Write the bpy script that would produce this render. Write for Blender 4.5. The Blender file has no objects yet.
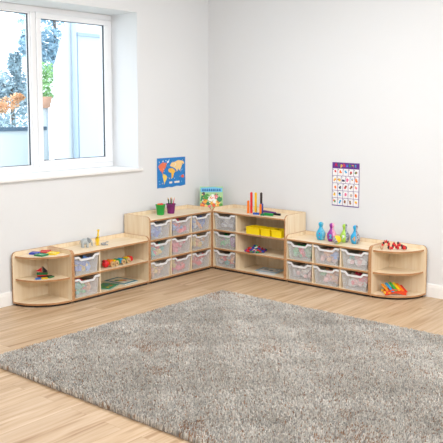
import bpy, math, random
import numpy as np
from math import pi, sin, cos, radians
from mathutils import Vector, Matrix
random.seed(7)
S = bpy.context.scene
COL = S.collection

# ------------------------------------------------------------------ materials
def lin(c):
    return tuple(((v/255)/12.92 if v/255 <= .04045 else ((v/255+.055)/1.055)**2.4) for v in c) + (1,)

def mat(name, rgb, rough=.5, alpha=1, metal=0, spec=.5):
    m = bpy.data.materials.new(name); m.use_nodes = True
    b = m.node_tree.nodes['Principled BSDF']
    b.inputs['Base Color'].default_value = lin(rgb)
    b.inputs['Roughness'].default_value = rough
    b.inputs['Metallic'].default_value = metal
    b.inputs['Specular IOR Level'].default_value = spec
    b.inputs['Alpha'].default_value = alpha
    return m

def N(m, t, **kw):
    n = m.node_tree.nodes.new(t)
    for k, v in kw.items(): setattr(n, k, v)
    return n
def L(m, a, b): m.node_tree.links.new(a, b)

def ramp(m, fac, stops):
    r = N(m, 'ShaderNodeValToRGB')
    e = r.color_ramp.elements
    while len(e) < len(stops): e.new(.5)
    for el, (p, c) in zip(e, stops):
        el.position = p; el.color = lin(c)
    L(m, fac, r.inputs['Fac'])
    return r

def wood(name, scale, c0, c1, c2, rough=.45):
    m = mat(name, c1, rough)
    b = m.node_tree.nodes['Principled BSDF']
    tc = N(m, 'ShaderNodeTexCoord'); mp = N(m, 'ShaderNodeMapping')
    mp.inputs['Scale'].default_value = scale
    L(m, tc.outputs['Object'], mp.inputs['Vector'])
    n = N(m, 'ShaderNodeTexNoise'); n.inputs['Scale'].default_value = 1; n.inputs['Detail'].default_value = 4
    L(m, mp.outputs['Vector'], n.inputs['Vector'])
    r = ramp(m, n.outputs['Fac'], [(.3, c0), (.5, c1), (.72, c2)])
    L(m, r.outputs['Color'], b.inputs['Base Color'])
    return m

MAPLE = ((231, 208, 173), (239, 219, 188), (245, 229, 202))
wood_v = wood('maple_upright', (30, 30, 2.2), *MAPLE)
wood_h = wood('maple_level', (2.2, 30, 30), *MAPLE)
edge = wood('plywood_edge', (9, 9, 90), (162, 111, 70), (185, 136, 92), (201, 156, 113), .5)
gap_shade_m = mat('dark_gap_shade', (38, 32, 28), .7)  # shade of the gap under the units, put into a near-black colour
wall_m = mat('wall_paint', (230, 232, 234), .75, spec=.2)
white_trim = mat('white_trim', (244, 244, 243), .35)
upvc = mat('white_upvc', (246, 247, 249), .25)
seal = mat('window_seal', (60, 66, 74), .6)
tray_m = mat('frosted_plastic', (248, 249, 251), .35, alpha=.235)
rim_m = mat('tray_rim_plastic', (244, 245, 247), .3, alpha=.88)

def glass_mat():
    m = bpy.data.materials.new('window_glass'); m.use_nodes = True
    nt = m.node_tree; nt.nodes.clear()
    o = N(m, 'ShaderNodeOutputMaterial'); mx = N(m, 'ShaderNodeMixShader')
    t = N(m, 'ShaderNodeBsdfTransparent'); t.inputs['Color'].default_value = (.94, .97, 1, 1)
    g = N(m, 'ShaderNodeBsdfGlossy'); g.inputs['Roughness'].default_value = .02
    mx.inputs[0].default_value = .03; L(m, t.outputs[0], mx.inputs[1]); L(m, g.outputs[0], mx.inputs[2])
    L(m, mx.outputs[0], o.inputs['Surface'])
    return m
glass = glass_mat()

_c = {}
def plain(rgb, rough=.45):
    k = (rgb, rough)
    if k not in _c: _c[k] = mat('paint_%d_%d_%d' % rgb, rgb, rough)
    return _c[k]
RED = (214, 30, 38); BLUE = (24, 84, 196); GREEN = (20, 150, 84); YEL = (250, 206, 16)
ORANGE = (247, 126, 24); PURPLE = (110, 30, 130); BLACK = (32, 28, 30); TEAL = (40, 170, 190)
WHITE = (244, 244, 244); WOODC = (214, 178, 128)

# ------------------------------------------------------------------ mesh builder
class MB:
    def __init__(s): s.v = []; s.f = []; s.mi = []; s.sm = []
    def add(s, vs, fs, mi=0, smooth=False, M=None):
        o = len(s.v)
        for p in vs:
            p = Vector(p)
            if M is not None: p = M @ p
            s.v.append(tuple(p))
        for i, f in enumerate(fs):
            s.f.append([o+k for k in f]); s.mi.append(mi[i] if isinstance(mi, list) else mi); s.sm.append(smooth)
        return s
    def box(s, x0, x1, y0, y1, z0, z1, mi=0, M=None):
        vs = [(x, y, z) for z in (z0, z1) for y in (y0, y1) for x in (x0, x1)]
        return s.hexa(vs, mi, M)
    def hexa(s, vs, mi=0, M=None):
        return s.add(vs, [(0, 2, 3, 1), (4, 5, 7, 6), (0, 1, 5, 4), (2, 6, 7, 3), (0, 4, 6, 2), (1, 3, 7, 5)], mi, M=M)
    def prism(s, poly, plane, t0, t1, cap=0, side=1, M=None):
        a = sum(p[0]*q[1]-q[0]*p[1] for p, q in zip(poly, poly[1:]+poly[:1]))
        if a < 0: poly = poly[::-1]
        def P(p, t):
            return {'xy': (p[0], p[1], t), 'yz': (t, p[0], p[1]), 'xz': (p[0], t, p[1])}[plane]
        n = len(poly)
        if plane == 'xz': t0, t1 = t1, t0
        vs = [P(p, t0) for p in poly] + [P(p, t1) for p in poly]
        fs = [tuple(range(n))[::-1], tuple(range(n, 2*n))] + [(i, (i+1) % n, n+(i+1) % n, n+i) for i in range(n)]
        return s.add(vs, fs, [cap, cap]+[side]*n, M=M)
    def lathe(s, prof, n=24, mi=0, M=None, fmat=None, smooth=True):
        vs = []; fs = []; mis = []
        for (r, z) in prof:
            for k in range(n):
                a = 2*pi*k/n; vs.append((r*cos(a), r*sin(a), z))
        for i in range(len(prof)-1):
            for k in range(n):
                fs.append((i*n+k, i*n+(k+1) % n, (i+1)*n+(k+1) % n, (i+1)*n+k))
                mis.append(fmat((k+.5)/n*2*pi, i) if fmat else mi)
        fs.append(tuple(range(n))[::-1]); mis.append(mis[0])
        fs.append(tuple(range((len(prof)-1)*n, len(prof)*n))); mis.append(mis[-1])
        return s.add(vs, fs, mis, smooth, M)
    def tube(s, pts, r, n=10, mi=0, M=None):
        pts = [Vector(p) for p in pts]; rs = r if isinstance(r, (list, tuple)) else [r]*len(pts)
        vs = []; fs = []
        for i, p in enumerate(pts):
            d = (pts[min(i+1, len(pts)-1)]-pts[max(i-1, 0)]).normalized()
            u = d.cross(Vector((0, 0, 1)) if abs(d.z) < .95 else Vector((1, 0, 0))).normalized(); w = d.cross(u)
            for k in range(n):
                a = 2*pi*k/n; vs.append(p+rs[i]*(cos(a)*u+sin(a)*w))
        for i in range(len(pts)-1):
            for k in range(n): fs.append((i*n+k, (i+1)*n+k, (i+1)*n+(k+1) % n, i*n+(k+1) % n))
        fs.append(tuple(range(n))); fs.append(tuple(range((len(pts)-1)*n, len(pts)*n))[::-1])
        return s.add(vs, fs, mi, True, M)
    def ball(s, c, r, mi=0, M=None, n=14, sq=(1, 1, 1)):
        prof = []
        for i in range(9):
            a = -pi/2+pi*i/8; prof.append((max(1e-4, r*cos(a)), r*sin(a)))
        T = Matrix.Translation(c) @ Matrix.Diagonal((*sq, 1))
        return s.lathe(prof, n, mi, (M @ T) if M is not None else T)
    def build(s, name, mats, parent=None, bevel=0, label=None):
        me = bpy.data.meshes.new(name); me.from_pydata(s.v, [], s.f)
        for m in (mats if isinstance(mats, (list, tuple)) else [mats]): me.materials.append(m)
        me.polygons.foreach_set('material_index', s.mi); me.polygons.foreach_set('use_smooth', s.sm)
        me.update()
        o = bpy.data.objects.new(name, me); COL.objects.link(o)
        if parent: o.parent = parent
        if label: o['label'] = label
        if bevel:
            b = o.modifiers.new('bevel', 'BEVEL'); b.width = bevel; b.segments = 2; b.limit_method = 'ANGLE'
        return o

def arc(cx, cy, r, a0, a1, n=8):
    return [(cx+r*cos(a0+(a1-a0)*i/n), cy+r*sin(a0+(a1-a0)*i/n)) for i in range(n+1)]

def thing(name, label, cat, loc=(0, 0, 0), rz=0, group=None):
    o = bpy.data.objects.new(name, None); COL.objects.link(o)
    o.empty_display_size = .05
    o.location = loc; o.rotation_euler = (0, 0, rz)
    return tag(o, label, cat, group)
def tag(o, label, cat, group=None, kind=None):
    o['label'] = label; o['category'] = cat
    if group: o['group'] = group
    if kind: o['kind'] = kind
    return o
def struct(o, label):
    o['kind'] = 'structure'; o['label'] = label; return o
def dup(root):
    r = root.copy(); COL.objects.link(r)
    for ch in list(root.children):
        c = ch.copy(); COL.objects.link(c); c.parent = r
        for g in list(ch.children):
            d = g.copy(); COL.objects.link(d); d.parent = c
    return r

def glyph(ch, size, bold=.012, depth=.001):
    cu = bpy.data.curves.new('glyph', 'FONT'); cu.body = ch; cu.size = size; cu.offset = bold*size
    cu.extrude = depth/2; cu.align_x = 'CENTER'
    o = bpy.data.objects.new('glyph', cu); COL.objects.link(o)
    dg = bpy.context.evaluated_depsgraph_get()
    me = bpy.data.meshes.new_from_object(o.evaluated_get(dg))
    bpy.data.objects.remove(o)
    return me
def glyph_mb(ch, size, mi, mb, fn, bold=.012):
    me = glyph(ch, size, bold)
    mb.add([fn(v.co) for v in me.vertices], [tuple(p.vertices) for p in me.polygons], mi)
    bpy.data.meshes.remove(me)

# ------------------------------------------------------------------ dimensions
F = .4294           # front plane of the units, measured from each wall
D = .405            # depth of the units
HT, HL, LIP, TH = .708, .493, .04, .018
WTL, WLL, WTR, WLR, WC = 1.05, 1.06, 1.078, 1.0575, .435
XB = -F-WTL; XC = XB-WLL            # left row boundaries
YB = -F-WTR; YC = YB-WLR            # right row boundaries

# ------------------------------------------------------------------ room
H = 3.6
WX0, WX1, WZ0, WZ1, WD = -3.75, -1.228, 1.25, 3.012, .45
mb = MB()
mb.box(-8.5, WX0, 0, WD+.12, 0, H); mb.box(WX1, WD+.12, 0, WD+.12, 0, H)
mb.box(WX0, WX1, 0, WD+.12, 0, WZ0-.03); mb.box(WX0, WX1, 0, WD+.12, WZ1, H)
struct(mb.build('wall_left', wall_m), 'off-white painted wall with the window in it')
struct(MB().box(0, .2, -7.5, 0, 0, H).build('wall_right', wall_m), 'plain off-white painted wall right of the corner')

struct(MB().box(-8.7, -8.5, -7.7, WD+.12, 0, H).build('wall_back', wall_m), 'off-white wall behind the view')
struct(MB().box(-8.5, .2, -7.7, -7.5, 0, H).build('wall_front', wall_m), 'off-white wall opposite the window')

def floor_mat():
    m = mat('oak_planks', (214, 182, 146), .42, spec=.35)
    b = m.node_tree.nodes['Principled BSDF']
    tc = N(m, 'ShaderNodeTexCoord')
    br = N(m, 'ShaderNodeTexBrick'); br.offset = .37; br.squash = 1
    br.inputs['Scale'].default_value = 1; br.inputs['Brick Width'].default_value = 1.25; br.inputs['Row Height'].default_value = .165
    br.inputs['Mortar Size'].default_value = .0016; br.inputs['Mortar Smooth'].default_value = .1
    br.inputs['Color1'].default_value = (0, 0, 0, 1); br.inputs['Color2'].default_value = (1, 1, 1, 1); br.inputs['Mortar'].default_value = (.5, .5, .5, 1)
    L(m, tc.outputs['Object'], br.inputs['Vector'])
    mp = N(m, 'ShaderNodeMapping'); mp.inputs['Scale'].default_value = (1.1, 16, 1)
    L(m, tc.outputs['Object'], mp.inputs['Vector'])
    # shift the grain from plank to plank
    ad = N(m, 'ShaderNodeVectorMath', operation='MULTIPLY_ADD')
    L(m, br.outputs['Color'], ad.inputs[0]); ad.inputs[1].default_value = (3, 7, 5); L(m, mp.outputs['Vector'], ad.inputs[2])
    n = N(m, 'ShaderNodeTexNoise'); n.inputs['Scale'].default_value = 1.3; n.inputs['Detail'].default_value = 6; n.inputs['Distortion'].default_value = .6
    L(m, ad.outputs[0], n.inputs['Vector'])
    r = ramp(m, n.outputs['Fac'], [(.28, (166, 132, 98)), (.47, (198, 169, 136)), (.7, (216, 192, 164))])
    mx = N(m, 'ShaderNodeMix', data_type='RGBA', blend_type='MULTIPLY'); mx.inputs['Factor'].default_value = .35
    rr = ramp(m, br.outputs['Color'], [(0, (222, 214, 206)), (1, (255, 255, 255))])
    L(m, r.outputs['Color'], mx.inputs['A']); L(m, rr.outputs['Color'], mx.inputs['B'])
    m2 = N(m, 'ShaderNodeMix', data_type='RGBA'); L(m, br.outputs['Fac'], m2.inputs['Factor'])
    L(m, mx.outputs['Result'], m2.inputs['A']); m2.inputs['B'].default_value = lin((178, 146, 114))
    L(m, m2.outputs['Result'], b.inputs['Base Color'])
    bp = N(m, 'ShaderNodeBump'); bp.inputs['Strength'].default_value = .08; bp.inputs['Distance'].default_value = .01
    L(m, n.outputs['Fac'], bp.inputs['Height']); L(m, bp.outputs['Normal'], b.inputs['Normal'])
    return m
struct(MB().box(-8.5, .2, -7.5, .5, -.1, 0).build('floor', floor_mat()), 'light oak plank floor')

def baseboard(name, M, a, b, label):
    prof = [(0, 0), (.015, 0), (.015, .105), (.012, .112), (.012, .126), (.006, .138), (0, .138)]
    mb = MB(); mb.prism(prof, 'yz', a, b, 0, 0, M)
    return struct(mb.build(name, white_trim), label)
baseboard('baseboard_left', Matrix.Rotation(pi, 4, 'Z'), 0.016, 6.2, 'white baseboard along the window wall')
baseboard('baseboard_right', Matrix.Rotation(pi/2, 4, 'Z'), -7.5, 0, 'white baseboard along the right wall')

struct(MB().box(-8.5, .57, -7.5, .57, H, H+.15).build('ceiling', mat('ceiling_paint', (243, 244, 245), .8)), 'plain white ceiling, above the view')

# window
def win_bar(mb, x0, x1, z0, z1, y0, y1): mb.box(x0, x1, y0, y1, z0, z1)
wy0, wy1 = WD-.02, WD+.06
win = MB()
fx = .055
win.box(WX0, WX1, wy0, wy1, WZ0, WZ0+.06); win.box(WX0, WX1, wy0, wy1, WZ1-.065, WZ1)
win.box(WX1-fx, WX1, wy0, wy1, WZ0+.06, WZ1-.065); win.box(WX0, WX0+fx, wy0, wy1, WZ0+.06, WZ1-.065)
win.box(-2.352, -2.290, wy0, wy1, WZ0+.06, WZ1-.065); win.box(-3.6, -3.54, wy0, wy1, WZ0+.06, WZ1-.065)
w1 = struct(win.build('window_1', upvc, bevel=.006), 'white framed window with a fixed left pane and an opening right sash')
def sash(x0, x1, z0, z1, t, yy):
    mb = MB()
    mb.box(x0, x1, yy, wy1-.01, z0, z0+t); mb.box(x0, x1, yy, wy1-.01, z1-t, z1)
    mb.box(x0, x0+t, yy, wy1-.01, z0+t, z1-t); mb.box(x1-t, x1, yy, wy1-.01, z0+t, z1-t)
    return mb
sash(-2.290, WX1-fx, WZ0+.058, WZ1-.063, .062, wy0-.015).build('sash', upvc, w1, bevel=.005)
sash(-3.54, -2.352, WZ0+.058, WZ1-.063, .02, wy0+.012).build('sash', upvc, w1, bevel=.004)
def seal_frame(x0, x1, z0, z1, yy):
    t = .008; mb = MB()
    mb.box(x0, x1, yy, yy+.02, z0, z0+t); mb.box(x0, x1, yy, yy+.02, z1-t, z1)
    mb.box(x0, x0+t, yy, yy+.02, z0+t, z1-t); mb.box(x1-t, x1, yy, yy+.02, z0+t, z1-t)
    return mb
seal_frame(-2.230, WX1-fx-.060, WZ0+.118, WZ1-.123, wy0+.004).build('gasket', seal, w1)
seal_frame(-3.522, -2.370, WZ0+.076, WZ1-.081, wy0+.026).build('gasket', seal, w1)
MB().box(-2.228, WX1-fx-.062, WD+.012, WD+.018, WZ0+.12, WZ1-.125).build('pane', glass, w1)
MB().box(-3.524, -2.368, WD+.014, WD+.02, WZ0+.074, WZ1-.079).build('pane', glass, w1)
sill = MB().box(WX0-.05, WX1+.045, -.035, 0, WZ0-.03, WZ0).box(WX0, WX1, 0, WD-.02, WZ0-.03, WZ0)
struct(sill.build('trim_1', white_trim, bevel=.006), 'white window sill projecting from the wall')

# ------------------------------------------------------------------ storage units
def side_poly(h):
    r = .05; t = h+LIP
    return [(0, .022)] + [(0, t-r)] + arc(r, t-r, r, pi, pi/2)[1:] + [(D, t), (D, .022)]

def storage_unit(name, label, loc, rz, W, h, rows, dividers, shelf_spans):
    u = thing(name, label, 'storage unit', loc, rz, 'maple storage units along the walls')
    for x0 in (0, W-TH):
        MB().prism(side_poly(h), 'yz', x0, x0+TH).build('side_panel', [wood_v, edge], u, bevel=.0015)
    t = h+LIP
    MB().prism([(TH, .03), (W-TH, .03), (W-TH, t), (TH, t)], 'xz', D-.014, D).build('back_panel', [wood_v, edge], u)
    def slab(nm, z1, x0=TH, x1=W-TH, z0=None):
        MB().prism([(x0, .004), (x1, .004), (x1, D-.014), (x0, D-.014)], 'xy', z1-TH if z0 is None else z0, z1).build(nm, [wood_h, edge], u, bevel=.0015)
    slab('top_panel', h); slab('base_panel', .04, z0=.022)
    MB().box(.03, W-.03, .012, D-.03, 0, .022).build('gap_shade', gap_shade_m, u)  # recessed dark block stands in for the shadow gap at the floor
    pitch = (h-.04)/rows
    for k in range(1, rows): slab('shelf', .04+pitch*k)
    for dx in dividers:
        for k in range(rows):
            z0 = .04+pitch*k; z1 = z0+pitch-TH
            MB().prism([(.012, z0), (D-.014, z0), (D-.014, z1), (.012, z1)], 'yz', dx-.0075, dx+.0075, 0, 0).build('divider', [wood_v, edge], u)
    return u, pitch
RL, RR = 0, -pi/2
def lpos(row, off, x, y, z):
    """local unit coordinates to the room"""
    if row == 'L': return Vector((off+x, -F+y, z))
    return Vector((-F+y, off-x, z))

def cols(W): 
    c = (W-2*TH-.03)/3
    return [TH+c/2+k*(c+.015) for k in range(3)], [TH+c+.0075, TH+2*c+.0225], c

c_tl, d_tl, cw = cols(WTL); c_ll, d_ll, _ = cols(WLL); c_tr, d_tr, _ = cols(WTR); c_lr, d_lr, _ = cols(WLR)
uTL, PT = storage_unit('storage_unit', 'tall maple unit filled with nine frosted trays, under the world map', (XB, -F, 0), RL, WTL, HT, 3, d_tl, None)
uLL, PL = storage_unit('storage_unit', 'low maple unit with two trays beside open shelves, toy elephant and giraffe on top', (XC, -F, 0), RL, WLL, HL, 2, d_ll[:1], None)
uTR, _ = storage_unit('storage_unit', 'tall maple unit with three stacked trays and open shelves holding yellow tubs', (-F, -F, 0), RR, WTR, HT, 3, d_tr[:1], None)
uLR, _ = storage_unit('storage_unit', 'low maple unit with six frosted trays and skittles on top', (-F, YB, 0), RR, WLR, HL, 2, d_lr, None)

def corner_unit(label, loc, rz, flip):
    u = thing('corner_shelf', label, 'corner shelf', loc, rz, 'rounded corner shelves at the ends')
    W = WC; t = HL+LIP; r = .05
    M = Matrix.Identity(4)
    if flip: M = Matrix.Translation((W, 0, 0)) @ Matrix.Diagonal((-1, 1, 1, 1))
    def fix(mb):
        if flip: mb.f = [f[::-1] for f in mb.f]
        return mb
    fix(MB().prism(side_poly(HL), 'yz', W-TH, W, M=M)).build('side_panel', [wood_v, edge], u, bevel=.0015)
    back = [(0, .022), (0, t-r)] + arc(r, t-r, r, pi, pi/2)[1:] + [(W-TH, t), (W-TH, .022)]
    fix(MB().prism(back, 'xz', D-TH, D, M=M)).build('back_panel', [wood_v, edge], u, bevel=.0015)
    cx, cy = W-TH, D-TH
    def quarter(nm, z0, z1, rx, ry, m=(wood_h, edge)):
        n = 20
        poly = [(cx, cy)] + [(cx-rx*sin(a), cy-ry*cos(a)) for a in [pi/2*i/n for i in range(n+1)]]
        fix(MB().prism(poly, 'xy', z0, z1, M=M)).build(nm, list(m), u)
    quarter('top_panel', HL-TH, HL, W-TH-.03, D-TH-.03)
    quarter('shelf', .265-TH, .265, W-TH-.03, D-TH-.03)
    quarter('base_panel', .022, .04, W-TH-.004, D-TH-.002)
    quarter('gap_shade', 0, .022, W-TH-.025, D-TH-.02, (gap_shade_m, gap_shade_m))  # same painted floor-gap shade, quarter-round
    return u
corner_unit('rounded maple corner shelf below the window, flat coloured tiles and a toy boat on it', (XC-WC, -F, 0), RL, False)
corner_unit('rounded maple corner shelf at the right end, red toy snake on top', (-F, YC, 0), RR, True)

# infill platform in the room corner, carries the picture book
inf = thing('corner_platform', 'pale wooden platform filling the corner between the two tall units, picture book on it', 'platform', (-F+.0, -F, 0))
MB().box(.022, F-.03, .022, F-.03, .684, .702).build('top_panel', [wood_h], inf)
for (px, py) in ((.3, .3), (.06, .34), (.34, .06)):
    MB().box(px, px+.03, py, py+.03, 0, .684).build('leg', [wood_v], inf)

# ------------------------------------------------------------------ trays
def make_tray():
    t = thing('storage_tray', 'tray', 'tray')
    w, h, d, k = cw-.008, .194, .37, .83
    dip = h-.03
    def X(f, z): return f*w*(k+(1-k)*z/h)
    top = [(-.5, h), (-.33, h), (-.24, dip), (.24, dip), (.33, h), (.5, h)]
    th = .003
    body = MB()
    poly = [(X(-.5, 0), .004), (X(.5, 0), .004)] + [(X(f, z), z) for f, z in reversed(top)]
    body.prism(poly, 'xz', 0, th, 0, 0)
    for sg in (-1, 1):
        a0, a1 = sg*w*k/2, sg*w/2
        i0, i1 = a0-sg*th, a1-sg*th
        lo = sorted((a0, i0)); hi = sorted((a1, i1))
        body.hexa([(lo[0], th, .004), (lo[1], th, .004), (lo[0], d, .004), (lo[1], d, .004), (hi[0], th, h), (hi[1], th, h), (hi[0], d, h), (hi[1], d, h)])
    body.box(-w*k/2+th, w*k/2-th, d-th, d, .004, h-.01)
    body.box(-w*k/2+th, w*k/2-th, th, d-th, .004, .004+th)
    body.build('tub', tray_m, t)
    rim = MB(); b = .02
    low = [(-.5, h-b), (-.35, h-b), (-.27, dip-b), (.27, dip-b), (.35, h-b), (.5, h-b)]
    for i in range(5):
        q = [low[i], low[i+1], top[i+1], top[i]]
        rim.prism([(X(f, z), z) for f, z in q], 'xz', -.012, -.0005, 0, 0)
    for sg in (-1, 1):
        xs = sorted((sg*(w/2-.008), sg*(w/2+.001)))
        rim.box(xs[0]+sg*.0, xs[1], .004, d-.01, h-.0, h+.004)
    rim.build('rim', rim_m, t)
    return t
tray0 = make_tray(); used = [False]
PAL = {'pb': (104, 156, 232), 'b': (50, 110, 220), 'pink': (244, 84, 120), 'red': (244, 50, 60), 'lp': (240, 190, 190), 'y': (246, 208, 84), 'o': (242, 158, 74),
       't': (50, 190, 180), 'g': (50, 186, 104), 'pur': (164, 108, 178), 'w': (236, 236, 238), 'gr': (196, 198, 204), 'lg': (150, 210, 170), 'peach': (246, 190, 150)}
def place_tray(row, off, cx, z, label, cols_, clabel, fill=.11):
    if not used[0]: t = tray0; used[0] = True
    else: t = dup(tray0)
    t.location = lpos(row, off, cx, .014, z+.0006); t.rotation_euler = (0, 0, RL if row == 'L' else RR)
    t['label'] = label; t['category'] = 'tray'; t['group'] = 'frosted plastic trays in the units'
    mb = MB(); n = len(cols_)
    for k in range(46):
        s = Vector([random.uniform(.014, .028) for _ in range(3)])
        x = random.uniform(-.098, .098); y = random.uniform(.036, .15) if k < 36 else random.uniform(.1, .3); zz = random.uniform(.036, fill+.03)
        ci = int((x+.098)/.196*n*.999) if random.random() < .7 else random.randrange(n)
        R = Matrix.Translation((x, y, zz)) @ Matrix.Rotation(random.uniform(0, 3), 4, Vector((random.random(), random.random(), random.random()+.1)).normalized())
        if random.random() < .35: mb.ball((0, 0, 0), s.x, ci, R, 10)
        else: mb.box(-s.x, s.x, -s.y, s.y, -s.z*.7, s.z*.7, ci, R)
    low = min(v[2] for v in mb.v)
    mb.v = [(max(-.122, min(.122, a)), max(.012, b), c-low+.0085) for a, b, c in mb.v]
    o = mb.build('toy_pieces', [plain(PAL[c], .6) for c in cols_])
    o.location = t.location; o.rotation_euler = t.rotation_euler
    tag(o, clabel, 'toy pieces', None, 'stuff')
rn = ['bottom', 'middle', 'top']
cn = ['left', 'middle', 'right']
TL = {(2, 0): (['pb', 'b', 'gr'], 'blue'), (2, 1): (['pb', 'pur', 'red', 'pink'], 'blue and red'), (2, 2): (['pb', 'w', 'o', 'b'], 'blue and white mixed'),
      (1, 0): (['t', 'pink', 'y', 't'], 'teal, pink and yellow'), (1, 1): (['pink', 'pink', 'lp'], 'pink'), (1, 2): (['y', 'o', 'w'], 'yellow and orange'),
      (0, 0): (['w', 'y', 'peach'], 'pale yellow'), (0, 1): (['y', 'pink', 'red'], 'yellow and pink'), (0, 2): (['lp', 'red', 'red', 'w'], 'red')}
for (r, c), (pal, txt) in TL.items():
    z = .04+PT*r
    place_tray('L', XB, c_tl[c], z, f'frosted tray of {txt} toys, {rn[r]} row {cn[c]} column, nine-tray unit',
               pal, f'{txt} toy pieces in {rn[r]} row {cn[c]} column tray of nine-tray unit')
for r, pal, txt in ((1, ['b', 'y', 'pb'], 'blue and yellow'), (0, ['t', 'g', 'red', 'o'], 'teal and red')):
    place_tray('L', XC, c_ll[0], .04+PL*r, f"frosted tray of {txt} toys, {'upper' if r else 'lower'} of two below the toy elephant", pal,
               f"{txt} toy pieces inside the {'upper' if r else 'lower'} tray under the toy elephant")
for r, pal, txt in ((2, ['gr', 'w', 'gr'], 'pale grey'), (1, ['g', 'lg', 'pur'], 'green and purple'), (0, ['gr', 'red', 't', 'o'], 'red, orange and teal')):
    place_tray('R', -F, c_tr[0], .04+PT*r, f'frosted tray of {txt} toys, {rn[r]} of three next to the yellow tubs', pal,
               f'{txt} toy pieces in the {rn[r]} tray next to the yellow tubs')
LRP = {(1, 0): (['g', 'pink', 'lg'], 'green and pink'), (1, 1): (['lp', 'peach', 'pb'], 'peach and pale blue'), (1, 2): (['t', 'lp', 'w'], 'teal and pale pink'),
       (0, 0): (['gr', 'w', 'lp'], 'whitish'), (0, 1): (['lg', 'lp', 'peach'], 'pale green and pink'), (0, 2): (['w', 'lp', 'pink'], 'pale pink')}
for (r, c), (pal, txt) in LRP.items():
    place_tray('R', YB, c_lr[c], .04+PL*r, f"frosted tray of {txt} toys, {'upper' if r else 'lower'} row {cn[c]} column below the skittles", pal,
               f"{txt} toy pieces in {'upper' if r else 'lower'} row {cn[c]} column tray below the skittles")

# ------------------------------------------------------------------ rug
def rug():
    x0, x1, y0, y1 = -4.095, -1.27, -4.95, -1.29
    t = thing('shag_rug', 'large grey-beige shaggy rug on the oak floor', 'rug', ((x0+x1)/2, (y0+y1)/2, 0))
    cx, cy = (x0+x1)/2, (y0+y1)/2
    MB().box(x0-cx+.02, x1-cx-.02, y0-cy+.02, y1-cy-.02, 0, .012).build('backing', plain((176, 168, 160), .9), t)
    rg = np.random.default_rng(3); n = 330000
    P = np.stack([rg.uniform(x0-cx+.012, x1-cx-.012, n), rg.uniform(y0-cy+.012, y1-cy-.012, n), np.full(n, .006)], 1)
    # slow-changing lie of the pile
    fx = sum(np.sin(P[:, 0]*a+P[:, 1]*b+c) for a, b, c in ((3.1, 2.2, .3), (-5.3, 4.1, 1.7), (9.2, 7.1, 4), (17, -11, 2)))
    fy = sum(np.sin(P[:, 0]*a+P[:, 1]*b+c) for a, b, c in ((2.3, -3.4, 2.3), (6.1, 4.7, .7), (-8.2, 10.4, 3), (13, 15, 5)))
    ang = rg.uniform(0, 2*pi, n); ln = rg.uniform(.2, 1, n)*.007
    lean = np.stack([np.cos(ang)*ln+fx*.0016, np.sin(ang)*ln+fy*.0016, np.zeros(n)], 1)
    hh = rg.uniform(.024, .04, n); 
    wa = rg.uniform(0, pi, n); wv = np.stack([np.cos(wa), np.sin(wa), np.zeros(n)], 1)*rg.uniform(.0026, .0043, n)[:, None]
    up = np.zeros((n, 3)); up[:, 2] = hh
    mid = P+lean*.45+up*.6; top = P+lean*1.25+up
    V = np.stack([P-wv*.8, P+wv*.8, mid+wv, top+wv*.8, top-wv*.8, mid-wv], 1).reshape(-1, 3)
    me = bpy.data.meshes.new('pile')
    me.vertices.add(n*6); me.vertices.foreach_set('co', V.ravel())
    base = np.arange(n)[:, None]*6
    Fc = np.concatenate([base+np.array([[0, 1, 2, 5]]), base+np.array([[5, 2, 3, 4]])], 1).reshape(-1)
    me.loops.add(n*8); me.loops.foreach_set('vertex_index', Fc)
    me.polygons.add(n*2); me.polygons.foreach_set('loop_start', np.arange(n*2)*4)
    me.update(calc_edges=True)
    tone = rg.uniform(0, 1, n); pt = fx-fy*.6
    tone = np.where(rg.uniform(0, 1, n) < .07+.2*(pt > 2.6), 1.5, tone)
    at = me.attributes.new('yarn', 'FLOAT', 'POINT'); at.data.foreach_set('value', np.repeat(tone/1.6, 6).astype(np.float32))
    m = mat('shag_yarn', (178, 172, 165), .8, spec=.15)
    a = N(m, 'ShaderNodeAttribute', attribute_name='yarn')
    r = ramp(m, a.outputs['Fac'], [(0, (160, 159, 157)), (.2, (208, 204, 198)), (.4, (230, 225, 217)), (.62, (246, 241, 233)), (.72, (176, 140, 112))])
    L(m, r.outputs['Color'], m.node_tree.nodes['Principled BSDF'].inputs['Base Color'])
    me.materials.append(m)
    o = bpy.data.objects.new('pile', me); COL.objects.link(o); o.parent = t; o['kind'] = 'stuff'
rug()

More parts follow.
